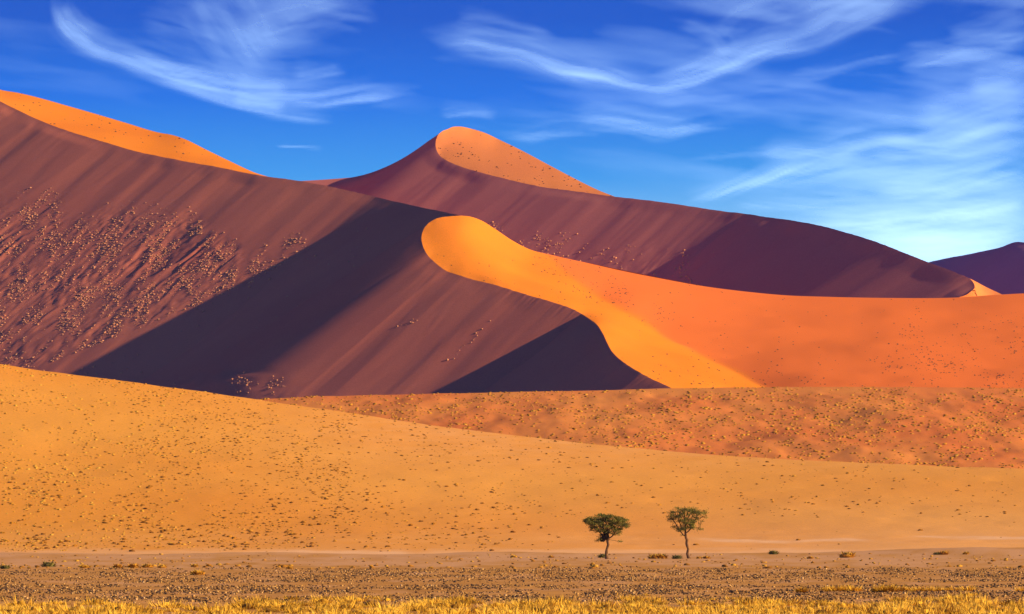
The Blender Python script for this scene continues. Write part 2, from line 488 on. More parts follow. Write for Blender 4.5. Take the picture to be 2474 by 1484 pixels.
def child_patch(name, parent, V, fs, mat, pale=None):
    px, py = proj(V)
    me = mesh_from(name, V, fs, True, {'pale': np.zeros(len(V)) if pale is None else pale})
    return add(name, me, mat, parent=parent)

def back_patch(parent, B, az, mat, ln=300):
    V = stoss_back(B, az, ln)
    n, m = V.shape[:2]
    VV = V.reshape(-1, 3)
    child_patch('windward_slope', parent, VV, grid_faces(n, m)[:, ::-1], mat)

# lit crest of the left dune
def rows(c, k0, k1, step):
    idx = list(range(k0, k1, step))
    if idx[-1] != k1: idx.append(k1)
    return [(c[i, 0], c[i, 1], c[i, 2]) for i in idx]

def near(c, px, py):
    return int(np.argmin((c[:, 0] - px) ** 2 + (c[:, 1] - py) ** 2))

e1 = near(c1, 650, 428)
low = rows(c1, 0, e1, 2)
skyl = curve([(-400, 20, 2790), (-200, 125, 2655), (-30, 206, 2542), (0, 217, 2530), (40, 224, 2518), (180, 261, 2480), (300, 296, 2430), (385, 321, 2388), (418, 327, 2372), (440, 334, 2354), (500, 363, 2302), (560, 392, 2243), (620, 419, 2180), (648, 427.4, 2150)], 420)
sky_rows = [tuple(r) for r in skyl][::-1]
bd = low + sky_rows[1:]
P, V, fs = area_patch(bd, [r for r in low[::9]] + sky_rows[::9], [], 5.0)
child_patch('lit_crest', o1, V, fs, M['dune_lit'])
LIT1 = (V, fs)
back_patch(o1, np.vstack([W(skyl[:, 0], skyl[:, 1], skyl[:, 2]), B1[e1::6]]), 90, M['dune_lit'])

# lit crest of the far dune
k0, k1 = 0, near(c3, 1484, 475)
low = rows(c3, k0, k1, 1)
s3 = curve([(1080, 313, 2444), (1092, 307.5, 2450), (1106, 306, 2455), (1140, 312, 2460), (1175, 323, 2456), (1200, 335, 2450), (1260, 364, 2420), (1320, 396, 2380), (1400, 438, 2318), (1450, 462, 2270), (1484, 475, float(c3[k1, 2]))], 260)
bd = low + [tuple(r) for r in s3][::-1][1:-1]
P, V, fs = area_patch(bd, low[::8] + [tuple(r) for r in s3][::8], [], 4.0)
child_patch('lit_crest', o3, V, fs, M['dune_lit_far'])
LIT3 = (V, fs)
Bk = np.vstack([W(s3[:, 0], s3[:, 1], s3[:, 2]), B3[k1::5][:-20]])
back_patch(o3, Bk, 90, M['dune_lit_far'])
# lit tail of the far dune at the right
ka, kb = near(c3, 2326, 667), near(c3, 2306, 722)
low = rows(c3, ka, kb, 1)
s3b = curve([(2326, 666, 1895), (2350, 677, 1905), (2380, 693, 1905), (2410, 707, 1900), (2440, 722, 1893)], 30)
s3c = curve([(2440, 740, 1900), (2380, 745, 1890), (2306, 735, 1885)], 16)
bd = low + [tuple(r) for r in s3c][::-1] + [tuple(r) for r in s3b][::-1][:-1]
P, V, fs = area_patch(bd, low[::6] + [tuple(r) for r in s3b][::5] + [tuple(r) for r in s3c][::5], [], 4.0)
child_patch('lit_crest', o3, V, fs, M['dune_lit_far'])
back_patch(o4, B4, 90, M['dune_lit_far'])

# broad sunlit flank of the central dune
low = rows(c2, 0, len(c2) - 1, 1)           # apex, round the nose, down the brink
top = curve([(1110, 521, 1846), (1135, 523.5, 1851), (1160, 532, 1857), (1195, 553, 1868), (1235, 580, 1881), (1280, 603, 1896), (1340, 617, 1905), (1420, 633, 1905), (1500, 650, 1903),
             (1600, 670, 1898), (1700, 689, 1892), (1800, 703, 1886), (1900, 713, 1880), (2000, 717, 1875), (2150, 720, 1868), (2310, 719, 1862), (2400, 713, 1860), (2473, 709, 1860), (2700, 700, 1860), (2950, 690, 1860)], 900)
bot = [(2950, 1010, 1455)] + [(x, 1010, 1455) for x in range(2900, 1700, -25)] + [(1700, 1010, 1440)]
bd = low + bot[::-1] + [tuple(r) for r in top][::-1][:-1]
inner = [(1250, 660, 1796), (1450, 730, 1744), (1550, 800, 1672), (1620, 860, 1606),
         (1900, 820, 1712), (2150, 820, 1708), (2400, 820, 1708), (2700, 820, 1708), (1950, 910, 1580), (2250, 910, 1578), (2500, 910, 1578), (1650, 750, 1790), (1760, 830, 1690)]
P, V, fs = area_patch(bd, low[::4] + [tuple(r) for r in top][::16] + bot[::6], inner, 5.0)
cr = np.interp(P[:, 1], [602, 700, 800, 935], [1290, 1445, 1635, 1915])
redder = sstep(-15, 20, P[:, 0] - cr + 30 * fbm(P[:, 0] / 160, P[:, 1] / 90, 72, 2)) * 0.85  # slope past the crease tinted redder, its weaker sun painted in
V[:, 2] += (1.7 * fbm(V[:, 0] / 55, V[:, 1] / 60, 71, 3) + 0.14 * fbm(V[:, 0] / 12, V[:, 1] / 40, 74, 3)) * sstep(0, 60, P[:, 0] - np.interp(P[:, 1], [520, 650, 755, 850, 937], [1110, 1075, 1400, 1480, 1620])) * sstep(0, 40, P[:, 1] - np.interp(P[:, 0], top[:, 0], top[:, 1]))
cd = (P[:, 0] - cr) * 0.5 + 10 * fbm(P[:, 1] / 60, 0 * P[:, 1], 73, 2)
V[:, 2] -= 5.2 * np.exp(-np.sqrt(cd ** 2 + 20) / 62) * sstep(605, 700, P[:, 1])
cd2 = (P[:, 0] - np.interp(P[:, 1], [780, 850, 935], [1480, 1600, 1790])) * 0.5
V[:, 2] -= 0.8 * np.exp(-np.sqrt(cd2 ** 2 + 60) / 40) * sstep(800, 860, P[:, 1])
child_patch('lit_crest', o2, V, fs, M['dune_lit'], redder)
LIT2 = (V, fs)
back_patch(o2, W(top[:, 0], top[:, 1], top[:, 2]), 90, M['dune_lit'], ln=60)

# ---------------------------------------------------------------- hills in front of the dunes
def hill_grid(pxs, crest_px, crest_py, crest_Y, y0, z0, prof, m, disp, behind=140.0):
    py = np.interp(pxs, crest_px, crest_py)
    # soften corners of the crest line
    k = np.ones(25) / 25
    pp = np.pad(py, 12, mode='edge'); py = np.convolve(pp, k, 'valid')
    Yc = np.interp(pxs, crest_px, crest_Y)
    zc = CZ + (HY - py) / F * Yc
    t = np.linspace(0, 1, m)
    tb = np.linspace(0, 1, 14)[1:]
    Y = np.concatenate([y0 + (Yc[:, None] - y0) * t[None], Yc[:, None] + behind * tb[None]], 1)
    Z = np.concatenate([z0 + (zc[:, None] - z0) * prof(t)[None], zc[:, None] - 16.0 * tb[None] ** 1.6], 1)
    a = (pxs - PW / 2) / F
    X = a[:, None] * Y
    T = np.concatenate([t, 1 + tb])[None] + 0 * X
    V = np.stack([X, Y, Z], -1)
    ppx, ppy = proj(V)
    V[..., 2] += disp(X, Y, ppx, ppy, T)
    return V

hx = np.linspace(-700, 3200, 440)
cpx = [-1500, -700, 0, 150, 300, 640, 1000, 1300, 1700, 2000, 2473, 3000, 4000]
cpy = [700, 790, 879, 903, 921, 968, 1021, 1060, 1099, 1115, 1133, 1150, 1180]
cY = [1300, 1280, 1262, 1258, 1252, 1235, 1210, 1190, 1160, 1140, 1115, 1100, 1080]
def hill_disp(X, Y, px, py, T):
    w = sstep(0.02, 0.25, T)
    return (1.6 * fbm(X / 110, Y / 160, 81, 3) * np.where(T < 1, np.sin(np.clip(T, 0, 1) * math.pi), 0) + 0.30 * fbm(X / 14, Y / 22, 82, 3) * w + 1.3 * fbm(X / 38, Y / 300, 84, 3) * sstep(0.14, 0.0, T))
Vh = hill_grid(hx, cpx, cpy, cY, 800.0, 0.45, lambda t: 0.42 * t ** 1.7 + 0.58 * (1 - (1 - t) ** 2) * t ** 0.9, 220, hill_disp)
nh, mh = Vh.shape[:2]
Vh = Vh.reshape(-1, 3)
hpx, hpy = proj(Vh)
def streak(px, py, pts, w):
    r = 0
    x = [p[0] for p in pts]; y = [p[1] for p in pts]
    c = np.interp(px, x, y)
    e = sstep(x[0], x[0] + 120, px) * sstep(x[-1], x[-1] - 90, px)
    return np.exp(-((py - c) / w) ** 2) * e
pale = 0.75 * streak(hpx, hpy, [(560, 1334), (1010, 1336)], 5.5) + 1.0 * streak(hpx, hpy, [(1640, 1300), (1760, 1306), (1900, 1309), (2050, 1303), (2120, 1306)], 3.2) \
     + 1.0 * streak(hpx, hpy, [(2180, 1295), (2300, 1299), (2600, 1300)], 3.0) + 0.25 * sstep(1180, 1020, hpy) * sstep(400, 1300, hpx) + 0.12 * sstep(1260, 1310, hpy)
pale = np.clip(pale * (0.75 + 0.9 * fbm(hpx / 60, hpy / 4, 83, 3)), 0, 1)
pale = np.clip(pale + 0.08 * sstep(200, 1200, hpx) + 0.22 * sstep(900, 2400, hpx) * sstep(1150, 1320, hpy) + 0.45 * sstep(1322, 1337, hpy + 8 * fbm(hpx / 90, hpy / 9, 85, 3)), 0, 0.9)  # paler hill foot carries on the painted heat-haze band
me = mesh_from('hill', Vh, grid_faces(nh, mh), True, {'pale': pale})
add('hill', me, M['hill'], kind='structure', label='long orange sandy hillside dotted with small tufts behind the trees')
HILL = (Vh, grid_faces(nh, mh))

rx = np.linspace(-300, 3400, 500)
rpx = [-1200, 0, 500, 640, 700, 900, 1200, 1500, 1620, 2000, 2473, 3200, 4000]
rpy = [1100, 1010, 972, 964, 959, 955, 948, 942, 938, 934, 938, 945, 950]
rY = [1430] * 13
def red_disp(X, Y, px, py, T):
    w = sstep(0.02, 0.2, T)
    dd = fbm(X / 9, Y / 30, 91, 3)
    return w * (2.2 * fbm(X / 34, Y / 60, 92, 3) * (T < 1) * np.clip((1 - T) * 6, 0, 1) + 0.8 * dd * np.clip((1.02 - T) * 12, 0.2, 1)) 
Vr = hill_grid(rx, rpx, rpy, rY, 1030.0, 2.0, lambda t: t ** 0.95, 190, red_disp, behind=90)
nr, mr_ = Vr.shape[:2]
Vr = Vr.reshape(-1, 3)
me = mesh_from('hill', Vr, grid_faces(nr, mr_), True, {'pale': np.clip(0.5 * fbm(Vr[:, 0] / 30, Vr[:, 1] / 60, 93, 4) + 0.2, 0, 1)})
add('hill', me, M['red_hill'], kind='structure', label='rust red rise thick with scrub between the sandy hillside and the dunes')
RED = (Vr, grid_faces(nr, mr_))

# ---------------------------------------------------------------- flat plain
gY = np.concatenate([np.linspace(30, 100, 12, endpoint=False), 1.0 / np.linspace(1 / 100.0, 1 / 950.0, 170)])
gx = np.linspace(-2500, 5000, 420)
a = (gx - PW / 2) / F
GX = a[:, None] * gY[None]; GY = gY[None] + 0 * GX
GZ = (0.80 + 1.1 * sstep(55, 95, GX) + 0.5 * fbm(GX / 25, GY / 200, 106, 3)) * sstep(672, 800, GY) + 0.10 * fbm(GX / 6, GY / 9, 101, 3) * sstep(90, 120, GY) + 0.04 * fbm(GX / 1.5, GY / 4, 102, 2)
Vg = np.stack([GX, GY, GZ], -1).reshape(-1, 3)
gpx, gpy = proj(Vg)
gp = np.clip(0.7 * sstep(1374, 1364, gpy + 8 * fbm(gpx / 150, gpy / 30, 104, 3)) + 1.3 * fbm(gpx / 60, gpy / 4, 103, 4) + 0.05, 0, 1)  # heat-haze band painted in as paler ground, plus random mottling
me = mesh_from('plain', Vg, grid_faces(len(gx), len(gY)), True, {'pale': gp})
add('ground', me, M['plain'], kind='structure', label='flat stony desert plain in the foreground')
PLAIN = (Vg, grid_faces(len(gx), len(gY)))
me = mesh_from('desert_floor', np.array([(-5000, -500, -0.8), (5000, -500, -0.8), (5000, 7000, -0.8), (-5000, 7000, -0.8)]), np.array([[0, 1, 2, 3]]), False)
add('terrain', me, M['plain'], kind='structure', label='desert floor running on under the dunes to the horizon')

# ---------------------------------------------------------------- clumps
def blob(seed, rough=0.35, flat=0.6, lat=5, lon=7):
    r = np.random.default_rng(seed)
    v = [(0, 0, 1.0)]
    for i in range(1, lat):
        th = math.pi * 0.56 * i / (lat - 1)
        for j in range(lon):
            ph = 2 * math.pi * (j + 0.5 * (i % 2)) / lon
            k = 1 + rough * (r.random() - 0.5) * 2
            v.append((math.sin(th) * math.cos(ph) * k, math.sin(th) * math.sin(ph) * k, math.cos(th) * (1 + rough * (r.random() - 0.5))))
    v = np.array(v); v[:, 2] *= flat
    f = [(0, 1 + j, 1 + (j + 1) % lon) for j in range(lon)]
    for i in range(lat - 2):
        for j in range(lon):
            p, q = 1 + i * lon + j, 1 + i * lon + (j + 1) % lon
            f += [(p, p + lon, q + lon), (p, q + lon, q)]
    return v, np.array(f)

def blades(seed, n, h, r, w, droop=0.35, lean=0.9, segs=1):
    """a clump of narrow blades fanning out of one root"""
    g = np.random.default_rng(seed)
    V, Fc, Tn = [], [], []
    for i in range(n):
        a = g.random() * 2 * math.pi
        le = lean * g.random() ** 0.6
        rr = r * 0.35 * math.sqrt(g.random())
        b = np.array([math.cos(a) * rr, math.sin(a) * rr, 0])
        L_ = h * (0.55 + 0.55 * g.random())
        dv = np.array([math.cos(a) * math.sin(le), math.sin(a) * math.sin(le), math.cos(le)])
        mid = b + dv * L_ * 0.55
        tip = b + dv * L_ + np.array([math.cos(a), math.sin(a), -0.7]) * droop * L_ * 0.4 * g.random()
        sa = g.random() * math.pi
        sv = np.array([math.cos(sa), math.sin(sa), 0]) * w * 0.5
        k = len(V)
        V += [b - sv, b + sv, mid + sv * 0.9, mid - sv * 0.9, tip]
        Fc += [(k, k + 1, k + 2), (k, k + 2, k + 3), (k + 3, k + 2, k + 4)]
        t = g.random() * 0.5 + 0.3
        Tn += [t - 0.3, t - 0.3, t, t, t + 0.25]
    return np.array(V), np.array(Fc), np.array(Tn)

def scrub(seed, n=26):
    """far tuft: ragged mound with spikes"""
    v, f = blob(seed, 0.6, 0.65, 3, 6)
    v = v * 0.5
    t = np.full(len(v), 0.35) + 0.3 * (v[:, 2] / 0.3)
    bv, bf, bt = blades(seed + 99, n, 0.5, 0.7, 0.10, lean=1.25)
    return np.vstack([v, bv]), np.vstack([f, bf + len(v)]), np.r_[t, bt]

def scatter(name, variants, pts, size, tint, zrot=None, sq=(1, 1), mat=None, sink=0.0, seed=0, flat=None, **kw):
    """many clumps joined into one object"""
    r = np.random.default_rng(seed)
    Vs, Fs, Ts, off = [], [], [], 0
    which = r.integers(0, len(variants), len(pts))
    ang = r.random(len(pts)) * 2 * math.pi
    for k, (v, f, t) in enumerate(variants):
        idx = np.where(which == k)[0]
        if not len(idx): continue
        ca, sa = np.cos(ang[idx]), np.sin(ang[idx])
        s = size[idx]
        asp = (0.8 + 0.5 * r.random(len(idx)))
        x = (v[None, :, 0] * ca[:, None] - v[None, :, 1] * sa[:, None]) * s[:, None]
        y = (v[None, :, 0] * sa[:, None] + v[None, :, 1] * ca[:, None]) * s[:, None]
        z = v[None, :, 2] * (s * asp)[:, None] - sink * s[:, None]
        VV = np.stack([x, y, z], -1) + pts[idx][:, None, :]
        n = len(v)
        Vs.append(VV.reshape(-1, 3))
        Fs.append((f[None] + (np.arange(len(idx)) * n)[:, None, None] + off).reshape(-1, 3))
        Ts.append((t[None] + tint[idx][:, None]).ravel())
        off += len(idx) * n
    me = mesh_from(name, np.vstack(Vs), np.vstack(Fs), False, {'tint': np.clip(np.concatenate(Ts), 0, 1)})
    return add(name, me, mat, **kw)

scrubs = [scrub(k) for k in range(8)]
light_scrubs = [scrub(k + 40, 3) for k in range(8)]
mounds = []
for k in range(6):
    v, f = blob(200 + k, 0.5, 0.75, 4, 6)
    mounds.append((v * np.array([0.5, 0.5, 0.68]), f, 0.5 + 0.4 * v[:, 2]))

# tufts on the shaded flank of the left dune
def d1(px, py):
    z = tuftzone1(px, py)
    c = fbm(px / 40 + py / 60, py / 40 - px / 55, 111, 3)
    lines = fbm((px * 0.77 + py * 0.63) / 13, (px * -0.63 + py * 0.77) / 60, 113, 2)
    b = np.where(np.hypot((px - 95) / 55, (py - 490) / 40) < 1, 0.6, 0)
    b = np.maximum(b, np.where(np.abs((py - 455) + (px - 130) * 0.75) < 9, 0.7, 0) * (px > 15) * (px < 140))
    return np.clip(z * (0.30 + 1.2 * c + 1.3 * lines) + 0.6 * b * (lines > 0), 0, 1)
pt = sample_tris(V1, fs1, 58000, d1, 1)
print('dune tufts', len(pt))
g = np.random.default_rng(2)
sz = 0.48 + 1.1 * g.random(len(pt)) ** 2.6
scatter('dune_tufts', light_scrubs, pt, sz, g.random(len(pt)) * 0.5 + 0.1, mat=M['tuft_dune'], sink=0.08, seed=3, kind='stuff', label='countless small sandy tufts clinging to the shaded flank of the left dune')
# inside the cast shadow: darker low scrub
def d1b(px, py):
    edge = np.interp(px, [0, 100, 460, 650, 880], [880, 872, 735, 640, 530])
    return (py > edge + 20) * (px < 900) * np.clip(0.25 + fbm(px / 40, py / 30, 115, 3), 0, 1) * 0.5
pt = sample_tris(V1, fs1, 3500, d1b, 5)
scatter('shaded_scrub', mounds, pt, 0.6 + 0.8 * g.random(len(pt)), g.random(len(pt)) * 0.4 - 0.2, mat=M['tuft_dune'], sink=0.1, seed=4, kind='stuff', label='faint scrub in the deep shadow between the left and central dunes')
# foot of the central dune and its few tufts
def d2(px, py):
    f_ = (np.hypot((px - 590) / 38, (py - 925) / 26) < 1) * 0.8 + (np.hypot((px - 668) / 22, (py - 930) / 28) < 1) * 0.8
    l1 = (np.abs((py - 787) + (px - 975) * 0.45) < 6) * (px > 945) * (px < 1010) * 0.5
    l2 = (np.abs((py - 830) + (px - 1130) * 0.95) < 7) * (px > 1070) * (px < 1185) * 0.6
    return np.clip(f_ + l1 + l2, 0, 1)
pa = sample_tris(V2, fs2, 16000, d2, 6)
pb = sample_tris(V1, fs1, 16000, lambda x, y: d2(x, y) * (y > 880), 16)
pt = np.vstack([pa, pb])
scatter('dune_tufts', mounds, pt, 0.5 + 0.8 * g.random(len(pt)), g.random(len(pt)) * 0.5 - 0.1, mat=M['tuft_dune'], sink=0.1, seed=7, kind='stuff', label='sparse tufts along the foot and flank of the central dune')
# far dune clusters
def d3(px, py):
    top = np.interp(px, [1190, 1300, 1420, 1560, 1720], [535, 548, 565, 600, 600])
    c = fbm((px + py) / 45, (px - py) / 60, 117, 3)
    return (py > top) * (px > 1180) * (px < 1730) * (py > 1.0 * np.interp(px, [1180, 1640, 1740], [535, 600, 595])) * np.clip(2.4 * c + 0.12, 0, 1)
pt = sample_tris(V3, fs3, 60000, d3, 8)[:3000]
scatter('dune_tufts', mounds, pt, 0.5 + 1.1 * g.random(len(pt)) ** 2.5, g.random(len(pt)) * 0.4 - 0.1, mat=M['tuft_dune'], sink=0.1, seed=9, kind='stuff', label='clusters of small tufts low on the flank of the far pointed dune')
# dark specks on lit crests
def dl2(px, py):
    dd = 0.05 + 0.25 * (np.hypot((px - 1200) / 60, (py - 640) / 60) < 1) * 0.2 + 0.5 * (np.hypot((px - 1440) / 200, (py - 690 - (px - 1440) * 0.5) / 45) < 1)
    dd = dd + 0.30 * sstep(2050, 2250, px) * sstep(735, 790, py) + 0.12 * sstep(820, 930, py)
    return 1.9 * dd * np.clip(0.6 + 1.6 * fbm(px / 50, py / 40, 119, 3), 0, 1.5) * (py > 610)
pt = sample_tris(*LIT2, 8500, dl2, 10)
scatter('dark_tufts', mounds, pt, 0.3 + 0.6 * g.random(len(pt)) ** 2, g.random(len(pt)) * 0.4 - 0.1, mat=M['tuft_dark'], sink=0.1, seed=11, kind='stuff', label='dark specks of scrub scattered over the sunlit slope of the central dune')
pt = sample_tris(*LIT1, 500, lambda px, py: 0.12 + 0.4 * (np.abs(py - np.interp(px, [0, 650], [262, 425]) + 22) < 12) * np.clip(fbm(px / 25, py / 20, 121, 2) * 3, 0, 1), 12)
scatter('dark_tufts', mounds, pt, 0.5 + 0.9 * g.random(len(pt)) ** 2, g.random(len(pt)) * 0.4 - 0.2, mat=M['tuft_dark'], sink=0.1, seed=13, kind='stuff', label='dark specks along the bright crest of the left dune')
pt = sample_tris(*LIT3, 700, lambda px, py: 0.04 + 0.5 * np.clip(fbm(px / 25, py / 14, 123, 2) * 3 - 0.2, 0, 1), 14)
scatter('dark_tufts', mounds, pt, 0.5 + 0.9 * g.random(len(pt)) ** 2, g.random(len(pt)) * 0.4 - 0.2, mat=M['tuft_dark'], sink=0.1, seed=15, kind='stuff', label='dark specks on the bright summit of the far pointed dune')

# ---------------------------------------------------------------- tufts on the two hills
def variant_meshes(vs, mat, nm):
    out_ = []
    for v, f, t in vs:
        me = mesh_from(nm, v, f, False, {'tint': np.clip(t, 0, 1)})
        me.materials.append(mat)
        out_.append(me)
    return out_
def split_largest(pts, sz, n):
    app = sz / pts[:, 1]
    o = np.argsort(-app)
    return o[:n], o[n:]

def dh(px, py):
    left = sstep(1500, 300, px)
    d = 0.12 + 0.75 * left * (0.65 + 1.3 * fbm(px / 90, py / 60, 131, 3))
    d = d * sstep(1336, 1322, py)
    d = d + 0.9 * (np.hypot((px - 540) / 170, (py - 1290) / 32) < 1) * (0.5 + fbm(px / 30, py / 15, 132, 2)) * 0.8
    d = d + 0.9 * (np.hypot((px - 60) / 170, (py - 1318) / 16) < 1)
    d = d * np.where((px > 1350) & (py > 1250), 0.06, 1)
    d = d * np.where((np.abs(py - np.interp(px, [0, 900], [905, 1010]) - 14) < 12) & (px < 300), 0.25, 1)
    return np.clip(d, 0, 1)
pt = sample_tris(*HILL, 33000, dh, 20)
sz = (0.34 + 0.85 * g.random(len(pt)) ** 2.8)
big, rest = split_largest(pt, sz, 230)
tn = g.random(len(pt)) * 0.5 - 0.25
tn = tn + 0.22 * sstep(700, 100, proj(pt)[0])
print('hill tufts', len(pt))
scatter('hill_scrub', light_scrubs, pt[rest], sz[rest], tn[rest], mat=M['tuft_hill'], sink=0.05, seed=21, kind='stuff', label='small dry tufts strewn over the orange hillside')
COLX = [60, 170, 250, 340, 430, 520, 610, 700, 800, 900, 1010, 1130, 1260, 1400, 1560, 1760, 2000, 2250]
COLS = ['at the left edge', 'above the dark olive shrub', 'above the brown plain shrub', 'above the bright orange shrub', 'left of the ochre gravel shrub',
        'above the ochre shrub', 'under the tufted dune foot', 'below the red rise start', 'left of the pale dust streak', 'over the pale dust streak',
        'right of the dust streak', 'under the central crest', 'midway along the bare sand', 'just left of the left tree', 'behind the two trees', 'right of the right tree',
        'above the small dark plain bush', 'above the tall orange bush', 'towards the right edge']
ROWX = [0.08, 0.2, 0.35, 0.5, 0.62, 0.74, 0.84, 0.92]
ROWS = ['on the brow', 'below the brow', 'on the top slope', 'on the upper slope', 'on the middle slope', 'on the lower slope', 'on the bottom slope', 'near the foot', 'at the foot']
tuft_me = variant_meshes(scrubs, M['tuft_hill'], 'grass_tuft')
for i in big:
    me = tuft_me[int(g.integers(0, len(tuft_me)))]
    px_, py_ = proj(pt[i])
    side = COLS[min(int(np.searchsorted(COLX, px_)), len(COLS) - 1)]
    top_ = float(np.interp(px_, cpx, cpy)); q_ = (py_ - top_) / (1338 - top_)
    row_ = ROWS[min(int(np.searchsorted(ROWX, q_)), len(ROWS) - 1)]
    big_ = 'large' if sz[i] > 1.12 else ('medium' if sz[i] > 1.0 else 'small')
    o = add('grass_tuft', me, None, label=f'{big_} tuft {row_} of the hillside, {side}', cat='grass tuft', group='dry grass tufts on the orange hillside', loc=pt[i])
    o.rotation_euler = (0, 0, g.random() * 6.28)
    s = float(sz[i]); o.scale = (s, s, s * (0.85 + 0.4 * g.random()))

def dr(px, py):
    return np.clip(0.62 + 1.3 * fbm(px / 70, py / 16, 141, 3), 0, 1) * (1 - 0.3 * (py > 1060))
pt = sample_tris(*RED, 44000, dr, 22)
sz = 0.45 + 1.0 * g.random(len(pt)) ** 2.2
print('red tufts', len(pt))
scatter('hill_scrub', light_scrubs, pt, sz, g.random(len(pt)) * 0.5 + 0.08, mat=M['tuft_hill'], sink=0.05, seed=23, kind='stuff', label='dense low yellow scrub covering the rust red rise')

# ---------------------------------------------------------------- stones of the plain
def stone(seed):
    r = np.random.default_rng(seed)
    v = np.array([(x, y, z) for x in (-1, 1) for y in (-1, 1) for z in (-1, 1)], float) * 0.42
    v = v + (r.random((8, 3)) - 0.5) * 0.42
    v = v * np.array([1.0, 0.85, 0.7])
    q = [(0, 1, 3, 2), (4, 6, 7, 5), (0, 4, 5, 1), (2, 3, 7, 6), (0, 2, 6, 4), (1, 5, 7, 3)]
    return v, np.array([t for f in q for t in ((f[0], f[1], f[2]), (f[0], f[2], f[3]))]), np.zeros(8)
stones = [stone(k) for k in range(10)]
def ds(px, py):
    d = sstep(1371, 1376, py + 6 * fbm(px / 120, 0 * px, 151, 2) + np.where(px < 300, (300 - px) * -0.03, 0)) * sstep(1462, 1448, py)
    wob = 5 * fbm(px / 500, 0 * px, 152, 2)
    bare = 0.95 * np.exp(-((py - 1410 - wob) / 4.0) ** 2) + 0.9 * np.exp(-((py - 1437 + (px < 900) * 0 - wob) / 3.5) ** 2) * sstep(1800, 900, px) + 0.35 * np.exp(-((py - 1392 + wob) / 5.0) ** 2) * sstep(900, 200, px)
    return np.clip(d * (1 - bare) * (0.62 + 1.5 * fbm(px / 90, py / 6, 153, 4)), 0, 1)
pt = sample_tris(*PLAIN, 230000, ds, 24)
print('stones', len(pt))
sz = (0.045 + 0.09 * g.random(len(pt)) ** 3.5) * np.interp(pt[:, 1], [110, 200, 380], [0.75, 1.0, 1.5])
tn = g.random(len(pt)) ** 1.7
scatter('gravel', stones, pt, sz, tn, mat=M['stone'], sink=-0.15, seed=25, kind='stuff', label='dark and pale gravel stones strewn across the foreground plain')

# ---------------------------------------------------------------- golden grass in the foreground
def bush(k):
    v, f = blob(330 + k, 0.4, 0.8, 4, 6)
    bv, bf, bt = blades(300 + k, 110, 0.25, 0.9, 0.030, lean=1.7, droop=0.1)
    bv = bv.reshape(-1, 5, 3)[:, [0, 1, 4]].reshape(-1, 3); bt = bt.reshape(-1, 5)[:, [0, 1, 4]].ravel()
    bf = np.arange(len(bv)).reshape(-1, 3)
    return np.vstack([v * 0.14, bv]), np.vstack([f, bf + len(v)]), np.r_[0.05 + 0.2 * v[:, 2], bt * 1.15]  # dark core and roots paint in the shade inside a clump
clumps = [bush(k) for k in range(8)]
def dg(px, py):
    top = 1451 - 7 * sstep(900, 2300, px) + 22 * fbm(px / 110, 0 * px, 161, 4)
    return sstep(top, top + 10, py) * np.clip(0.55 + 0.35 * sstep(1455, 1472, py) + 1.8 * fbm(px / 50, py / 9, 162, 3), 0.04, 1)
Pg = sample_tris(*PLAIN, 26000, dg, 26)
print('grass', len(Pg))
ex = RNG.random((900, 2))
scatter('grass', clumps, Pg[:5600], (0.4 + 0.95 * g.random(len(Pg[:5600])) ** 2.2), g.random(len(Pg[:5600])) * 0.8 - 0.3, mat=M['grass'], seed=27, kind='stuff', label='golden dry grass growing thick along the bottom of the view')

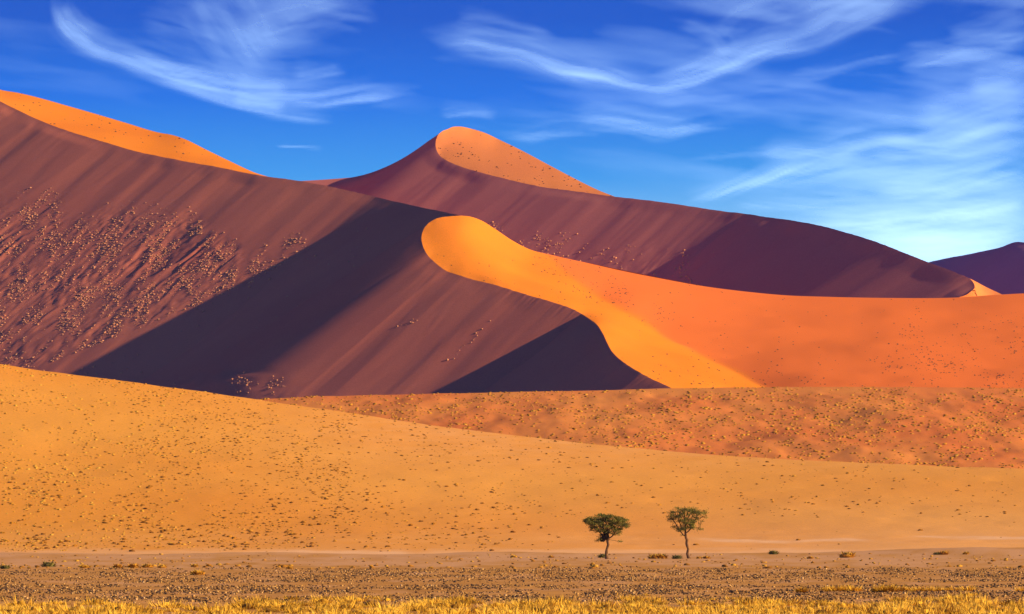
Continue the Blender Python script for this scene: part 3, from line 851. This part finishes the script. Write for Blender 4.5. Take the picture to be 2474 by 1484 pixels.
# ---------------------------------------------------------------- single shrubs on the plain
def gy(py): return F * CZ / (py - HY)
near_v = [blades(400 + k, 260, 0.62, 0.9, 0.045, lean=1.35, droop=0.35) for k in range(6)]
near_me = variant_meshes(near_v, M['grass'], 'golden_shrub')
far_v = []
for k in range(5):
    v, f = blob(500 + k, 0.4, 0.8, 6, 9); t = 0.25 + 0.5 * v[:, 2]
    bv, bf, bt = blades(520 + k, 160, 0.60, 0.9, 0.09, lean=1.45, droop=0.2)
    far_v.append((np.vstack([v * 0.5, bv]), np.vstack([f, bf + len(v)]), np.r_[t, bt]))
far_me = variant_meshes(far_v, M['shrub_green'], 'olive_shrub')
rust_me = variant_meshes([(v, f, t + 0.25) for v, f, t in far_v], M['tuft_hill'], 'rusty_shrub')
ROW = 'golden shrubs lined up on the gravel at the right'
SHR = [  # px, base py, height in picture units, kind, label
    (1936, 1430, 16, 'n', 'lone golden shrub on the gravel, left of the row of shrubs'),
    (2000, 1429, 16, 'n', 'small golden shrub starting the short left hand row on the gravel'),
    (2022, 1430, 21, 'n', 'brown-based golden shrub in the short left hand row, second from left'),
    (2046, 1430, 20, 'n', 'rounded golden shrub in the short left hand row, third from left'),
    (2063, 1431, 20, 'n', 'golden shrub ending the short left hand row on the gravel'),
    (2125, 1432, 21, 'n', 'dark sided golden shrub, first of the long right hand row'),
    (2145, 1432, 25, 'n', 'tallest golden shrub of the long right hand row on the gravel'),
    (2172, 1431, 21, 'n', 'wide golden shrub, third in the long right hand row'),
    (2196, 1431, 17, 'n', 'low golden shrub, fourth in the long right hand row'),
    (2215, 1432, 17, 'n', 'golden shrub in the middle of the long right hand row'),
    (2238, 1432, 18, 'n', 'golden shrub just right of the middle of the long row'),
    (2258, 1432, 17, 'n', 'dark sided golden shrub, seventh in the long right hand row'),
    (2280, 1432, 19, 'n', 'golden shrub, third from the right end of the long row'),
    (2304, 1432, 17, 'n', 'golden shrub, second from the right end of the long row'),
    (2341, 1432, 21, 'n', 'separate round golden shrub just past the right end of the long row'),
    (2466, 1432, 16, 'n', 'small golden shrub at the right edge of the gravel'),
    (478, 1390, 17, 'r', 'rounded ochre shrub alone on the gravel at the left'),
    (12, 1374, 12, 'f', 'dark olive shrub at the far left edge of the plain'),
    (118, 1370, 17, 'f', 'large dark olive shrub on the plain at the left'),
    (205, 1373, 12, 'r', 'brown shrub right of the large olive one on the plain'),
    (285, 1372, 12, 'r', 'wide orange shrub on the left part of the plain'),
    (322, 1372, 14, 'r', 'bright orange shrub beside the wide one on the left plain'),
    (356, 1372, 13, 'r', 'dark orange shrub in the left row on the plain'),
    (392, 1372, 11, 'r', 'small orange shrub ending the left row on the plain'),
    (470, 1369, 9, 'r', 'low rust shrub behind the ochre shrub on the gravel'),
    (700, 1375, 9, 'r', 'small rust shrub at the gravel edge, left of centre'),
    (1040, 1374, 7, 'r', 'small golden bush at the gravel edge near the middle'),
    (1244, 1347, 8, 'r', 'low rusty bush on the plain left of the trees'),
    (1330, 1347, 7, 'r', 'small rusty bush on the plain left of the left tree'),
    (1452, 1348, 12, 'f', 'dark round bush against the foot of the left tree'),
    (1586, 1350, 15, 'r', 'dark brown bush left of the right tree trunk'),
    (1603, 1350, 14, 'r', 'bright orange bush touching the dark brown one left of the right tree'),
    (1633, 1350, 12, 'f', 'dark low bush just left of the right tree trunk'),
    (1680, 1349, 7, 'r', 'tiny brown bush just right of the right tree trunk'),
    (1702, 1350, 9, 'r', 'yellow brown bush a little right of the right tree'),
    (1875, 1340, 12, 'f', 'small dark bush on the plain right of the trees'),
    (1958, 1349, 8, 'r', 'tiny rust bush on the plain far right of the trees'),
    (2045, 1346, 18, 'r', 'tall orange bush standing alone on the right plain'),
    (2256, 1338, 8, 'f', 'dark small bush on the right plain'),
    (2278, 1338, 12, 'r', 'brown rounded bush on the right plain beside a dark small one'),
    (2335, 1338, 8, 'r', 'orange small bush at the right plain'),
    (2372, 1337, 9, 'r', 'rust bush near the right edge of the plain'),
    (2438, 1336, 9, 'r', 'brown flat bush near the right edge, farthest right on the plain'),
]
hz = Vh
def surf_at(px, py):
    """nearest visible ground point for a picture position"""
    if py >= 1351.5:
        Y = gy(py); return W(px, py, Y)
    dg_ = (gpx - px) ** 2 + ((gpy - py) * 6) ** 2
    if py >= 1337.5: return Vg[np.argmin(np.where((Vg[:, 1] < 805), dg_, 1e12))].copy()
    d = (hpx - px) ** 2 + ((hpy - py) * 3) ** 2
    i = np.argmin(d)
    return Vh[i].copy() if hpy[i] < 1348.5 else W(px, py, gy(py))
for k, (px_, py_, h_, kd, lb) in enumerate(SHR):
    p = surf_at(px_, py_)
    hm = h_ / F * p[1]
    lib = {'n': near_me, 'f': far_me, 'r': rust_me}[kd]
    base_h = {'n': 0.55, 'f': 0.55, 'r': 0.55}[kd]
    o = add({'n': 'golden_shrub', 'f': 'olive_shrub', 'r': 'rusty_shrub'}[kd], lib[k % len(lib)], None, label=lb, cat='shrub', group='shrubs on the plain', loc=(p[0], p[1], p[2] - 0.02))
    s = hm / base_h
    o.scale = (s, s, s); o.rotation_euler = (0, 0, k * 1.7)

# low rusty ground cover in the shimmering middle distance
def dm(px, py):
    rows_ = 0.9 * np.exp(-((py - 1350) / 4.5) ** 2) * np.clip(0.2 + 2.0 * fbm(px / 60, 0 * px, 171, 3), 0, 1) * (px > 950) \
        + 0.9 * np.exp(-((py - 1368) / 3.5) ** 2) * (px < 900) * np.clip(0.35 + 2.0 * fbm(px / 45, 0 * px, 172, 3), 0, 1)
    return (py > 1338) * (py < 1374) * np.clip(0.22 + 0.5 * fbm(px / 40, py / 6, 173, 3) + rows_, 0, 1)
pt = sample_tris(*PLAIN, 26000, dm, 30)[:5200]
scatter('plain_scrub', light_scrubs, pt, 0.20 + 0.45 * g.random(len(pt)) ** 3, g.random(len(pt)) * 0.6 - 0.15, mat=M['tuft_hill'], seed=31, kind='stuff', label='low rusty scrub on the hazy plain around the trees')

# ---------------------------------------------------------------- acacia trees
def tube_mesh(chains, sides=6):
    V, Fc = [], []
    for P, R in chains:
        P = np.array(P); n = len(P)
        base = len(V)
        for i in range(n):
            t = P[min(i + 1, n - 1)] - P[max(i - 1, 0)]
            t = t / (np.linalg.norm(t) + 1e-9)
            u = np.cross(t, (0.3, 0.9, 0.1)); u /= np.linalg.norm(u) + 1e-9
            w = np.cross(t, u)
            for j in range(sides):
                a = 2 * math.pi * j / sides
                V.append(P[i] + R[i] * (math.cos(a) * u + math.sin(a) * w))
        for i in range(n - 1):
            for j in range(sides):
                p, q = base + i * sides + j, base + i * sides + (j + 1) % sides
                Fc.append((p, q, q + sides, p + sides))
    return np.array(V), np.array(Fc)

def grow(trunk, targets, step=0.22, seed=0):
    """space colonisation from the trunk to crown targets"""
    r = np.random.default_rng(seed)
    nodes = [np.array(p, float) for p in trunk]; par = [-1] + list(range(len(trunk) - 1))
    tg = np.array(targets); alive = np.ones(len(tg), bool)
    first = len(trunk) - 2
    for it in range(90):
        if not alive.any(): break
        N = np.array(nodes)[first:]
        D = np.linalg.norm(tg[alive][:, None] - N[None], axis=2)
        nn = D.argmin(1); dm_ = D.min(1)
        newd = {}
        for a_, k, dd in zip(np.where(alive)[0], nn, dm_):
            if dd < 0.3: alive[a_] = False; continue
            v = tg[a_] - N[k]; newd.setdefault(k, []).append(v / np.linalg.norm(v))
        for k, vs in newd.items():
            v = np.sum(vs, 0) / len(vs) + 0.35 * (r.random(3) - 0.5) + np.array([0, 0, 0.12])
            v /= np.linalg.norm(v) + 1e-9
            nodes.append(N[k] + v * step); par.append(k + first)
    return np.array(nodes), np.array(par)

def build_tree(name, label, cat, px, py, trunk_px, lobes, seed, mass=None, ntar=420, leaves=34, tw=0.16):
    Y = gy(py); s = Y / F
    base = W(px, py, Y); base[2] = 0
    r = np.random.default_rng(seed)
    conv = lambda q: np.array([(q[0] - px) * s, q[2] * s if len(q) > 2 else 0.0, (py - q[1]) * s])
    trunk = [conv(q) for q in trunk_px]
    tr = [trunk[0]]
    for a_, b_ in zip(trunk[:-1], trunk[1:]):
        n = max(2, int(np.linalg.norm(b_ - a_) / 0.25))
        for i in range(1, n + 1): tr.append(a_ + (b_ - a_) * i / n + 0.03 * (r.random(3) - 0.5))
    T, wts = [], np.array([l[3] * l[4] for l in lobes], float)
    for i in r.choice(len(lobes), ntar, p=wts / wts.sum()):
        lx, ly, ld, rx_, ry_ = lobes[i]
        while True:
            q = r.random(3) * 2 - 1
            if q @ q < 1: break
        q = q / (np.linalg.norm(q) + 1e-9) * np.linalg.norm(q) ** 0.6
        T.append(conv((lx, ly, ld)) + np.array([q[0] * rx_, q[1] * rx_ * 1.0, q[2] * ry_]) * s)
    T = np.array(T)
    nodes, par = grow(tr, T, seed=seed)
    n = len(nodes)
    kids = [[] for _ in range(n)]
    for i, p in enumerate(par):
        if p >= 0: kids[p].append(i)
    rad = np.zeros(n)
    for i in range(n - 1, -1, -1):
        rad[i] = 0.012 if not kids[i] else (sum(rad[k] ** 2.3 for k in kids[i])) ** (1 / 2.3)
    rad *= tw / rad[0]
    rad = np.maximum(rad, 0.014)
    nt = len(tr)
    # bark relief: knobbly trunk radii
    for i in range(nt): rad[i] = max(rad[i], tw * (1.15 - 0.4 * i / nt)) * (0.9 + 0.25 * r.random())
    rad[0] *= 1.5; rad[1] *= 1.15
    root = add(name, None, None, label=label, cat=cat, group='acacia trees on the plain', loc=base)
    V, Fc = tube_mesh([([nodes[i] for i in range(nt)], rad[:nt])], 9)
    me = mesh_from('trunk', V, Fc, True, {'tint': 0.4 + 0.6 * r.random(len(V))})
    add('trunk', me, M['bark'], parent=root)
    # main limbs: each big child leaving the trunk is its own part
    starts = [(i, k) for i in range(nt) for k in kids[i] if k >= nt]
    starts.sort(key=lambda z: -rad[z[1]])
    groups = []
    for gidx, (p, k) in enumerate(starts):
        chains, st = [], [(p, k)]
        while st:
            a_, b_ = st.pop()
            ch = [a_, b_]
            while kids[ch[-1]]:
                ks = sorted(kids[ch[-1]], key=lambda z: -rad[z])
                for o_ in ks[1:]: st.append((ch[-1], o_))
                ch.append(ks[0])
            rr = [min(rad[ch[1]] * 1.1, rad[c_]) for c_ in ch]
            chains.append(([nodes[c_] for c_ in ch], rr))
        groups.append(chains)
    for chains in groups:
        V, Fc = tube_mesh(chains, 5)
        me = mesh_from('limb', V, Fc, True, {'tint': 0.1 + 0.5 * r.random(len(V))})
        add('limb', me, M['bark'], parent=root)
    # foliage: small leaf faces gathered round the twig ends
    tips = np.array([i for i in range(nt, n) if len(kids[i]) == 0])
    cent = np.vstack([nodes[tips], T[r.choice(len(T), len(T) // 2, replace=False)]])
    V, Tn = [], []
    for c_ in cent:
        m_ = int(leaves * (0.4 + 1.1 * r.random()))
        cr_ = 0.20 + 0.16 * r.random()
        o_ = r.normal(size=(m_, 3)) * np.array([cr_, cr_, cr_ * 0.5])
        cen = c_ + o_ + np.array([0, 0, 0.05])
        ct = 0.25 + 0.35 * r.random()
        u = r.normal(size=(m_, 3)); u /= np.linalg.norm(u, axis=1)[:, None]
        w = np.cross(u, r.normal(size=(m_, 3))); w /= np.linalg.norm(w, axis=1)[:, None]
        l_ = (0.07 + 0.07 * r.random(m_))[:, None]
        q = np.stack([cen - u * l_, cen + w * l_ * 0.45, cen + u * l_, cen - w * l_ * 0.45], 1)
        V.append(q.reshape(-1, 3)); Tn.append(np.repeat(ct + 0.4 * r.random(m_), 4))
    V = np.vstack(V)
    me = mesh_from('foliage', V, np.arange(len(V)).reshape(-1, 4), False, {'tint': np.clip(np.concatenate(Tn), 0, 1)})
    add('foliage', me, M['leaf'], parent=root, kind='stuff')
    if mass:
        V, Fc, Tn, off = [], [], [], 0
        for (mx_, my_, rx_, ry_) in mass:
            c_ = conv((mx_, my_))
            k = 420
            dirs = r.normal(size=(k, 3)); dirs /= np.linalg.norm(dirs, axis=1)[:, None]
            cen = c_ + dirs * (r.random((k, 1)) ** 0.4) * np.array([rx_, rx_, ry_]) * s
            u = r.normal(size=(k, 3)); u /= np.linalg.norm(u, axis=1)[:, None]
            w = np.cross(u, r.normal(size=(k, 3))); w /= np.linalg.norm(w, axis=1)[:, None]
            q = np.stack([cen - u * 0.18, cen + w * 0.05, cen + u * 0.18, cen - w * 0.05], 1)
            V.append(q.reshape(-1, 3))
        V = np.vstack(V)
        me = mesh_from('twig_mass', V, np.arange(len(V)).reshape(-1, 4), False, {'tint': r.random(len(V))})
        add('twig_mass', me, M['twig'], parent=root)
    return root

build_tree('acacia_tree', 'left acacia tree with a flat green crown and a dark tangle inside it', 'tree', 1466, 1351,
           [(1466, 1351), (1464, 1340), (1465, 1328), (1469, 1316), (1467, 1307), (1470, 1299)],
           [(1428, 1258, -4, 17, 9), (1424, 1262, 6, 12, 7), (1452, 1253, 8, 15, 10), (1440, 1268, 0, 20, 9), (1478, 1252, -6, 15, 10), (1500, 1262, 4, 16, 10), (1510, 1268, 0, 9, 6), (1488, 1272, 8, 18, 10),
            (1448, 1282, 0, 14, 7), (1486, 1286, -4, 14, 7), (1432, 1278, 4, 9, 6), (1462, 1266, 0, 20, 10), (1446, 1304, 0, 7, 6), (1496, 1309, 0, 5, 2.5), (1452, 1296, 2, 7, 6)],
           11, mass=[(1464, 1284, 10, 8), (1462, 1296, 9, 9), (1455, 1303, 7, 6)], ntar=430, tw=0.22, leaves=38)
build_tree('acacia_tree', 'right acacia tree with an open branching crown and a clear trunk', 'tree', 1663, 1350,
           [(1664, 1351), (1660, 1338), (1662, 1327), (1658, 1314), (1659, 1305), (1656, 1297)],
           [(1620, 1244, 0, 12, 9), (1640, 1236, 6, 12, 8), (1656, 1238, -6, 14, 9), (1674, 1236, 4, 12, 8), (1694, 1240, -4, 13, 9), (1700, 1252, 2, 8, 6), (1645, 1252, -4, 16, 10), (1676, 1254, 6, 16, 9),
            (1624, 1258, 4, 8, 6), (1660, 1262, 0, 18, 8), (1640, 1280, 0, 8, 5), (1633, 1274, 4, 7, 4), (1652, 1274, 0, 9, 8), (1692, 1270, 0, 7, 5), (1690, 1280, 2, 4, 3), (1668, 1272, 0, 9, 8), (1646, 1294, 0, 3, 2)],
           23, ntar=340, leaves=30, tw=0.22)

# ---------------------------------------------------------------- cirrus
STROKES = [  # points, width, opacity, fibre contrast
    ([(120, -40), (135, 30), (170, 80), (230, 125), (310, 155), (420, 190), (520, 215), (620, 240), (720, 262)], 22, 0.50),
    ([(270, 140), (380, 172), (480, 196), (570, 215), (650, 232), (760, 240), (900, 233), (1080, 226)], 16, 0.55),
    ([(560, 215), (640, 240), (700, 250)], 26, 0.40),
    ([(400, 205), (520, 240), (640, 268), (830, 290)], 10, 0.28),
    ([(300, 30), (400, 60), (520, 110), (620, 160), (760, 180), (860, 175)], 48, 0.20),
    ([(480, -30), (540, 60), (580, 130), (640, 200)], 70, 0.22),
    ([(560, 90), (680, 70), (780, 50), (860, 30)], 45, 0.28),
    ([(620, 10), (720, 20), (860, 50), (940, 78)], 40, 0.18),
    ([(700, 185), (780, 178), (850, 168)], 10, 0.3),
    ([(140, 0), (160, 60), (230, 110)], 16, 0.24),
    ([(1030, 128), (1120, 112), (1200, 128), (1290, 150), (1380, 182), (1480, 198), (1580, 212)], 24, 0.42),
    ([(1090, 80), (1180, 75), (1270, 88), (1350, 110)], 26, 0.20),
    ([(1250, 150), (1340, 180), (1440, 186), (1540, 205), (1620, 206), (1700, 184), (1790, 150), (1880, 125), (1990, 112)], 13, 0.50),
    ([(1520, 208), (1620, 192), (1720, 165), (1830, 128), (1950, 100), (2040, 70), (2150, 30), (2260, -30)], 24, 0.36),
    ([(1730, 130), (1800, 70), (1900, 40), (2050, 10), (2200, -20)], 50, 0.22),
    ([(1900, 20), (2000, 0), (2200, 10)], 45, 0.25),
    ([(1640, 60), (1720, 100), (1760, 150)], 22, 0.14),
    ([(1180, 332), (1280, 328), (1400, 312), (1500, 318), (1620, 326), (1690, 306), (1800, 290), (1900, 270)], 15, 0.44),
    ([(1380, 305), (1480, 285), (1600, 290), (1700, 290)], 20, 0.34),
    ([(1500, 268), (1640, 240), (1800, 225), (1960, 222), (2080, 215)], 18, 0.22),
    ([(1060, 276), (1130, 272), (1210, 284)], 7, 0.30),
    ([(660, 348), (720, 350), (800, 358)], 5, 0.28),
    ([(1880, 196), (2000, 176), (2100, 152), (2220, 140)], 13, 0.26),
    ([(2150, 160), (2290, 142), (2400, 118), (2520, 95)], 22, 0.34),
    ([(2280, 110), (2400, 95), (2520, 60)], 34, 0.26),
    ([(2330, 215), (2420, 210), (2520, 180)], 26, 0.26),
    ([(1640, 492), (1740, 468), (1850, 432), (1960, 402), (2060, 388)], 12, 0.50),
    ([(1800, 445), (1940, 425), (2120, 410), (2300, 400), (2520, 360)], 24, 0.34),
    ([(1950, 385), (2100, 355), (2250, 340), (2380, 305), (2520, 280)], 30, 0.50),
    ([(2080, 370), (2250, 372), (2400, 350), (2520, 330)], 28, 0.42),
    ([(1820, 372), (1980, 372), (2120, 380)], 12, 0.35),
    ([(2200, 320), (2350, 290), (2520, 250)], 40, 0.30),
    ([(1640, 386), (1800, 376), (1950, 372)], 8, 0.22),
    ([(2100, 470), (2280, 462), (2400, 430), (2520, 415)], 18, 0.42),
    ([(1950, 545), (2060, 555), (2180, 545), (2320, 530), (2520, 505)], 13, 0.58),
    ([(2200, 520), (2350, 505), (2520, 480)], 18, 0.35),
    ([(1760, 500), (1900, 505), (2050, 500)], 6, 0.22),
    ([(2050, 590), (2200, 585), (2350, 575), (2520, 560)], 34, 0.62),
    ([(1750, 440), (1950, 462), (2200, 480), (2560, 470)], 60, 0.22),
    ([(1900, 610), (2200, 630), (2560, 640)], 60, 0.50),
    ([(1850, 560), (2000, 590), (2200, 620), (2500, 620)], 36, 0.45),
]
def cirrus():
    n, m = 600, 230
    gx_, gy_ = np.meshgrid(np.linspace(-250, 2720, n), np.linspace(-260, 760, m), indexing='ij')
    wx = gx_ + 16 * fbm(gx_ / 260, gy_ / 160, 201, 3); wy = gy_ + 12 * fbm(gx_ / 260, gy_ / 160, 202, 3)
    D = np.zeros_like(gx_)
    for si, (pts, w, op) in enumerate(STROKES):
        c = curve([p + (0,) for p in pts], 40)[:, :2]
        best = np.full(gx_.shape, 1e9); sgn = np.zeros_like(gx_); arc = np.zeros_like(gx_)
        L0 = 0
        msk = (wx > c[:, 0].min() - 5 * w) & (wx < c[:, 0].max() + 5 * w) & (wy > c[:, 1].min() - 5 * w) & (wy < c[:, 1].max() + 5 * w)
        X, Y = wx[msk], wy[msk]
        b_ = np.full(X.shape, 1e9); s_ = np.zeros(X.shape); a_ = np.zeros(X.shape)
        for i in range(len(c) - 1):
            e = c[i + 1] - c[i]; L_ = np.hypot(*e)
            t = np.clip(((X - c[i, 0]) * e[0] + (Y - c[i, 1]) * e[1]) / (L_ * L_), 0, 1)
            dx, dy = X - c[i, 0] - t * e[0], Y - c[i, 1] - t * e[1]
            dd = np.hypot(dx, dy)
            k = dd < b_
            b_[k] = dd[k]; s_[k] = np.sign(e[0] * dy - e[1] * dx)[k]; a_[k] = (L0 + t * L_)[k]
            L0 += L_
        q = s_ * b_
        env = sstep(0, 0.22, a_ / L0) * sstep(1.0, 0.72, a_ / L0)
        prof = np.where(q > 0, np.exp(-(q / (w * 0.95)) ** 2), np.exp(-(np.abs(q) / (w * 1.9)) ** 1.5))
        fib = 0.60 + 0.85 * fbm(a_ / 200 + si * 7, (q + 0.12 * a_ * np.sin(si)) / (w * 0.8), 210 + si, 3, 0.5) + 0.34 * fbm(a_ / 110, (q + 0.1 * a_) / 9, 260 + si, 3) + 0.22 * fbm(X / 180, Y / 30, 320, 3)
        D[msk] += op * prof * env * np.clip(fib, 0.2, 1.35)
    veil = np.clip(fbm(gx_ / 420 + gy_ / 600, gy_ / 60 - gx_ / 420, 291, 4) * 0.42 + 0.05, 0, 1) * (0.35 + 0.65 * sstep(900, 2300, gx_)) * sstep(430, 150, gy_ - 0.10 * gx_)
    D = D + veil
    D = 1 - np.exp(-0.64 * D * (1 + 0.75 * sstep(1400, 2100, gx_) * sstep(300, 560, gy_)))
    ed = sstep(-250, -120, gx_) * sstep(-260, -180, gy_) * sstep(2720, 2600, gx_)
    D = D * ed
    H = 3200.0
    v = (HY - gy_) / F
    Y = H / np.maximum(v, 0.02)
    V = np.stack([(gx_ - PW / 2) / F * Y, Y, H + CZ + 0 * Y], -1).reshape(-1, 3)
    fs = grid_faces(n, m)
    d = D.ravel()
    keep = d[fs].max(1) > 0.03
    fs = fs[keep]
    used = np.unique(fs); rm = np.full(len(V), -1); rm[used] = np.arange(len(used))
    me = mesh_from('cirrus_clouds', V[used], rm[fs], True, {'veil': np.clip((d[used] - 0.03) * 1.03, 0, 1)})
    mt = bpy.data.materials.new('cirrus')
    mt.use_nodes = True
    nt = mt.node_tree; nt.nodes.clear()
    N, K = nt.nodes, nt.links.new
    o = N.new('ShaderNodeOutputMaterial'); mx_ = N.new('ShaderNodeMixShader'); tr = N.new('ShaderNodeBsdfTransparent')
    df = N.new('ShaderNodeBsdfDiffuse'); tl = N.new('ShaderNodeBsdfTranslucent'); ad = N.new('ShaderNodeAddShader')
    df.inputs[0].default_value = (0.50, 0.74, 0.95, 1); tl.inputs[0].default_value = (0.50, 0.74, 0.95, 1)
    K(df.outputs[0], ad.inputs[0]); K(tl.outputs[0], ad.inputs[1])
    at = N.new('ShaderNodeAttribute'); at.attribute_name = 'veil'
    K(at.outputs['Fac'], mx_.inputs[0]); K(tr.outputs[0], mx_.inputs[1]); K(ad.outputs[0], mx_.inputs[2]); K(mx_.outputs[0], o.inputs[0])
    add('cloud', me, mt, kind='stuff', label='thin white cirrus streaks drifting across the deep blue sky')
cirrus()

# ---------------------------------------------------------------- air
bx = np.array([(x, y, z) for x in (-5200, 5200) for y in (-700, 7200) for z in (-2.0, 420.0)], float)
me = mesh_from('haze', bx, np.array([(0, 1, 3, 2), (4, 6, 7, 5), (0, 4, 5, 1), (2, 3, 7, 6), (0, 2, 6, 4), (1, 5, 7, 3)]), False)
hm_ = bpy.data.materials.new('air')
hm_.use_nodes = True
hm_.node_tree.nodes.clear()
ho = hm_.node_tree.nodes.new('ShaderNodeOutputMaterial'); hv = hm_.node_tree.nodes.new('ShaderNodeVolumePrincipled')
hv.inputs['Color'].default_value = (0.45, 0.62, 1.0, 1)
hv.inputs['Density'].default_value = 1.2e-5
hm_.node_tree.links.new(hv.outputs[0], ho.inputs['Volume'])
add('haze', me, hm_, kind='stuff', label='thin blue air over the desert')
print('tris', sum(len(o.data.loops) - 2 * len(o.data.polygons) for o in bpy.data.objects if o.type == 'MESH'))
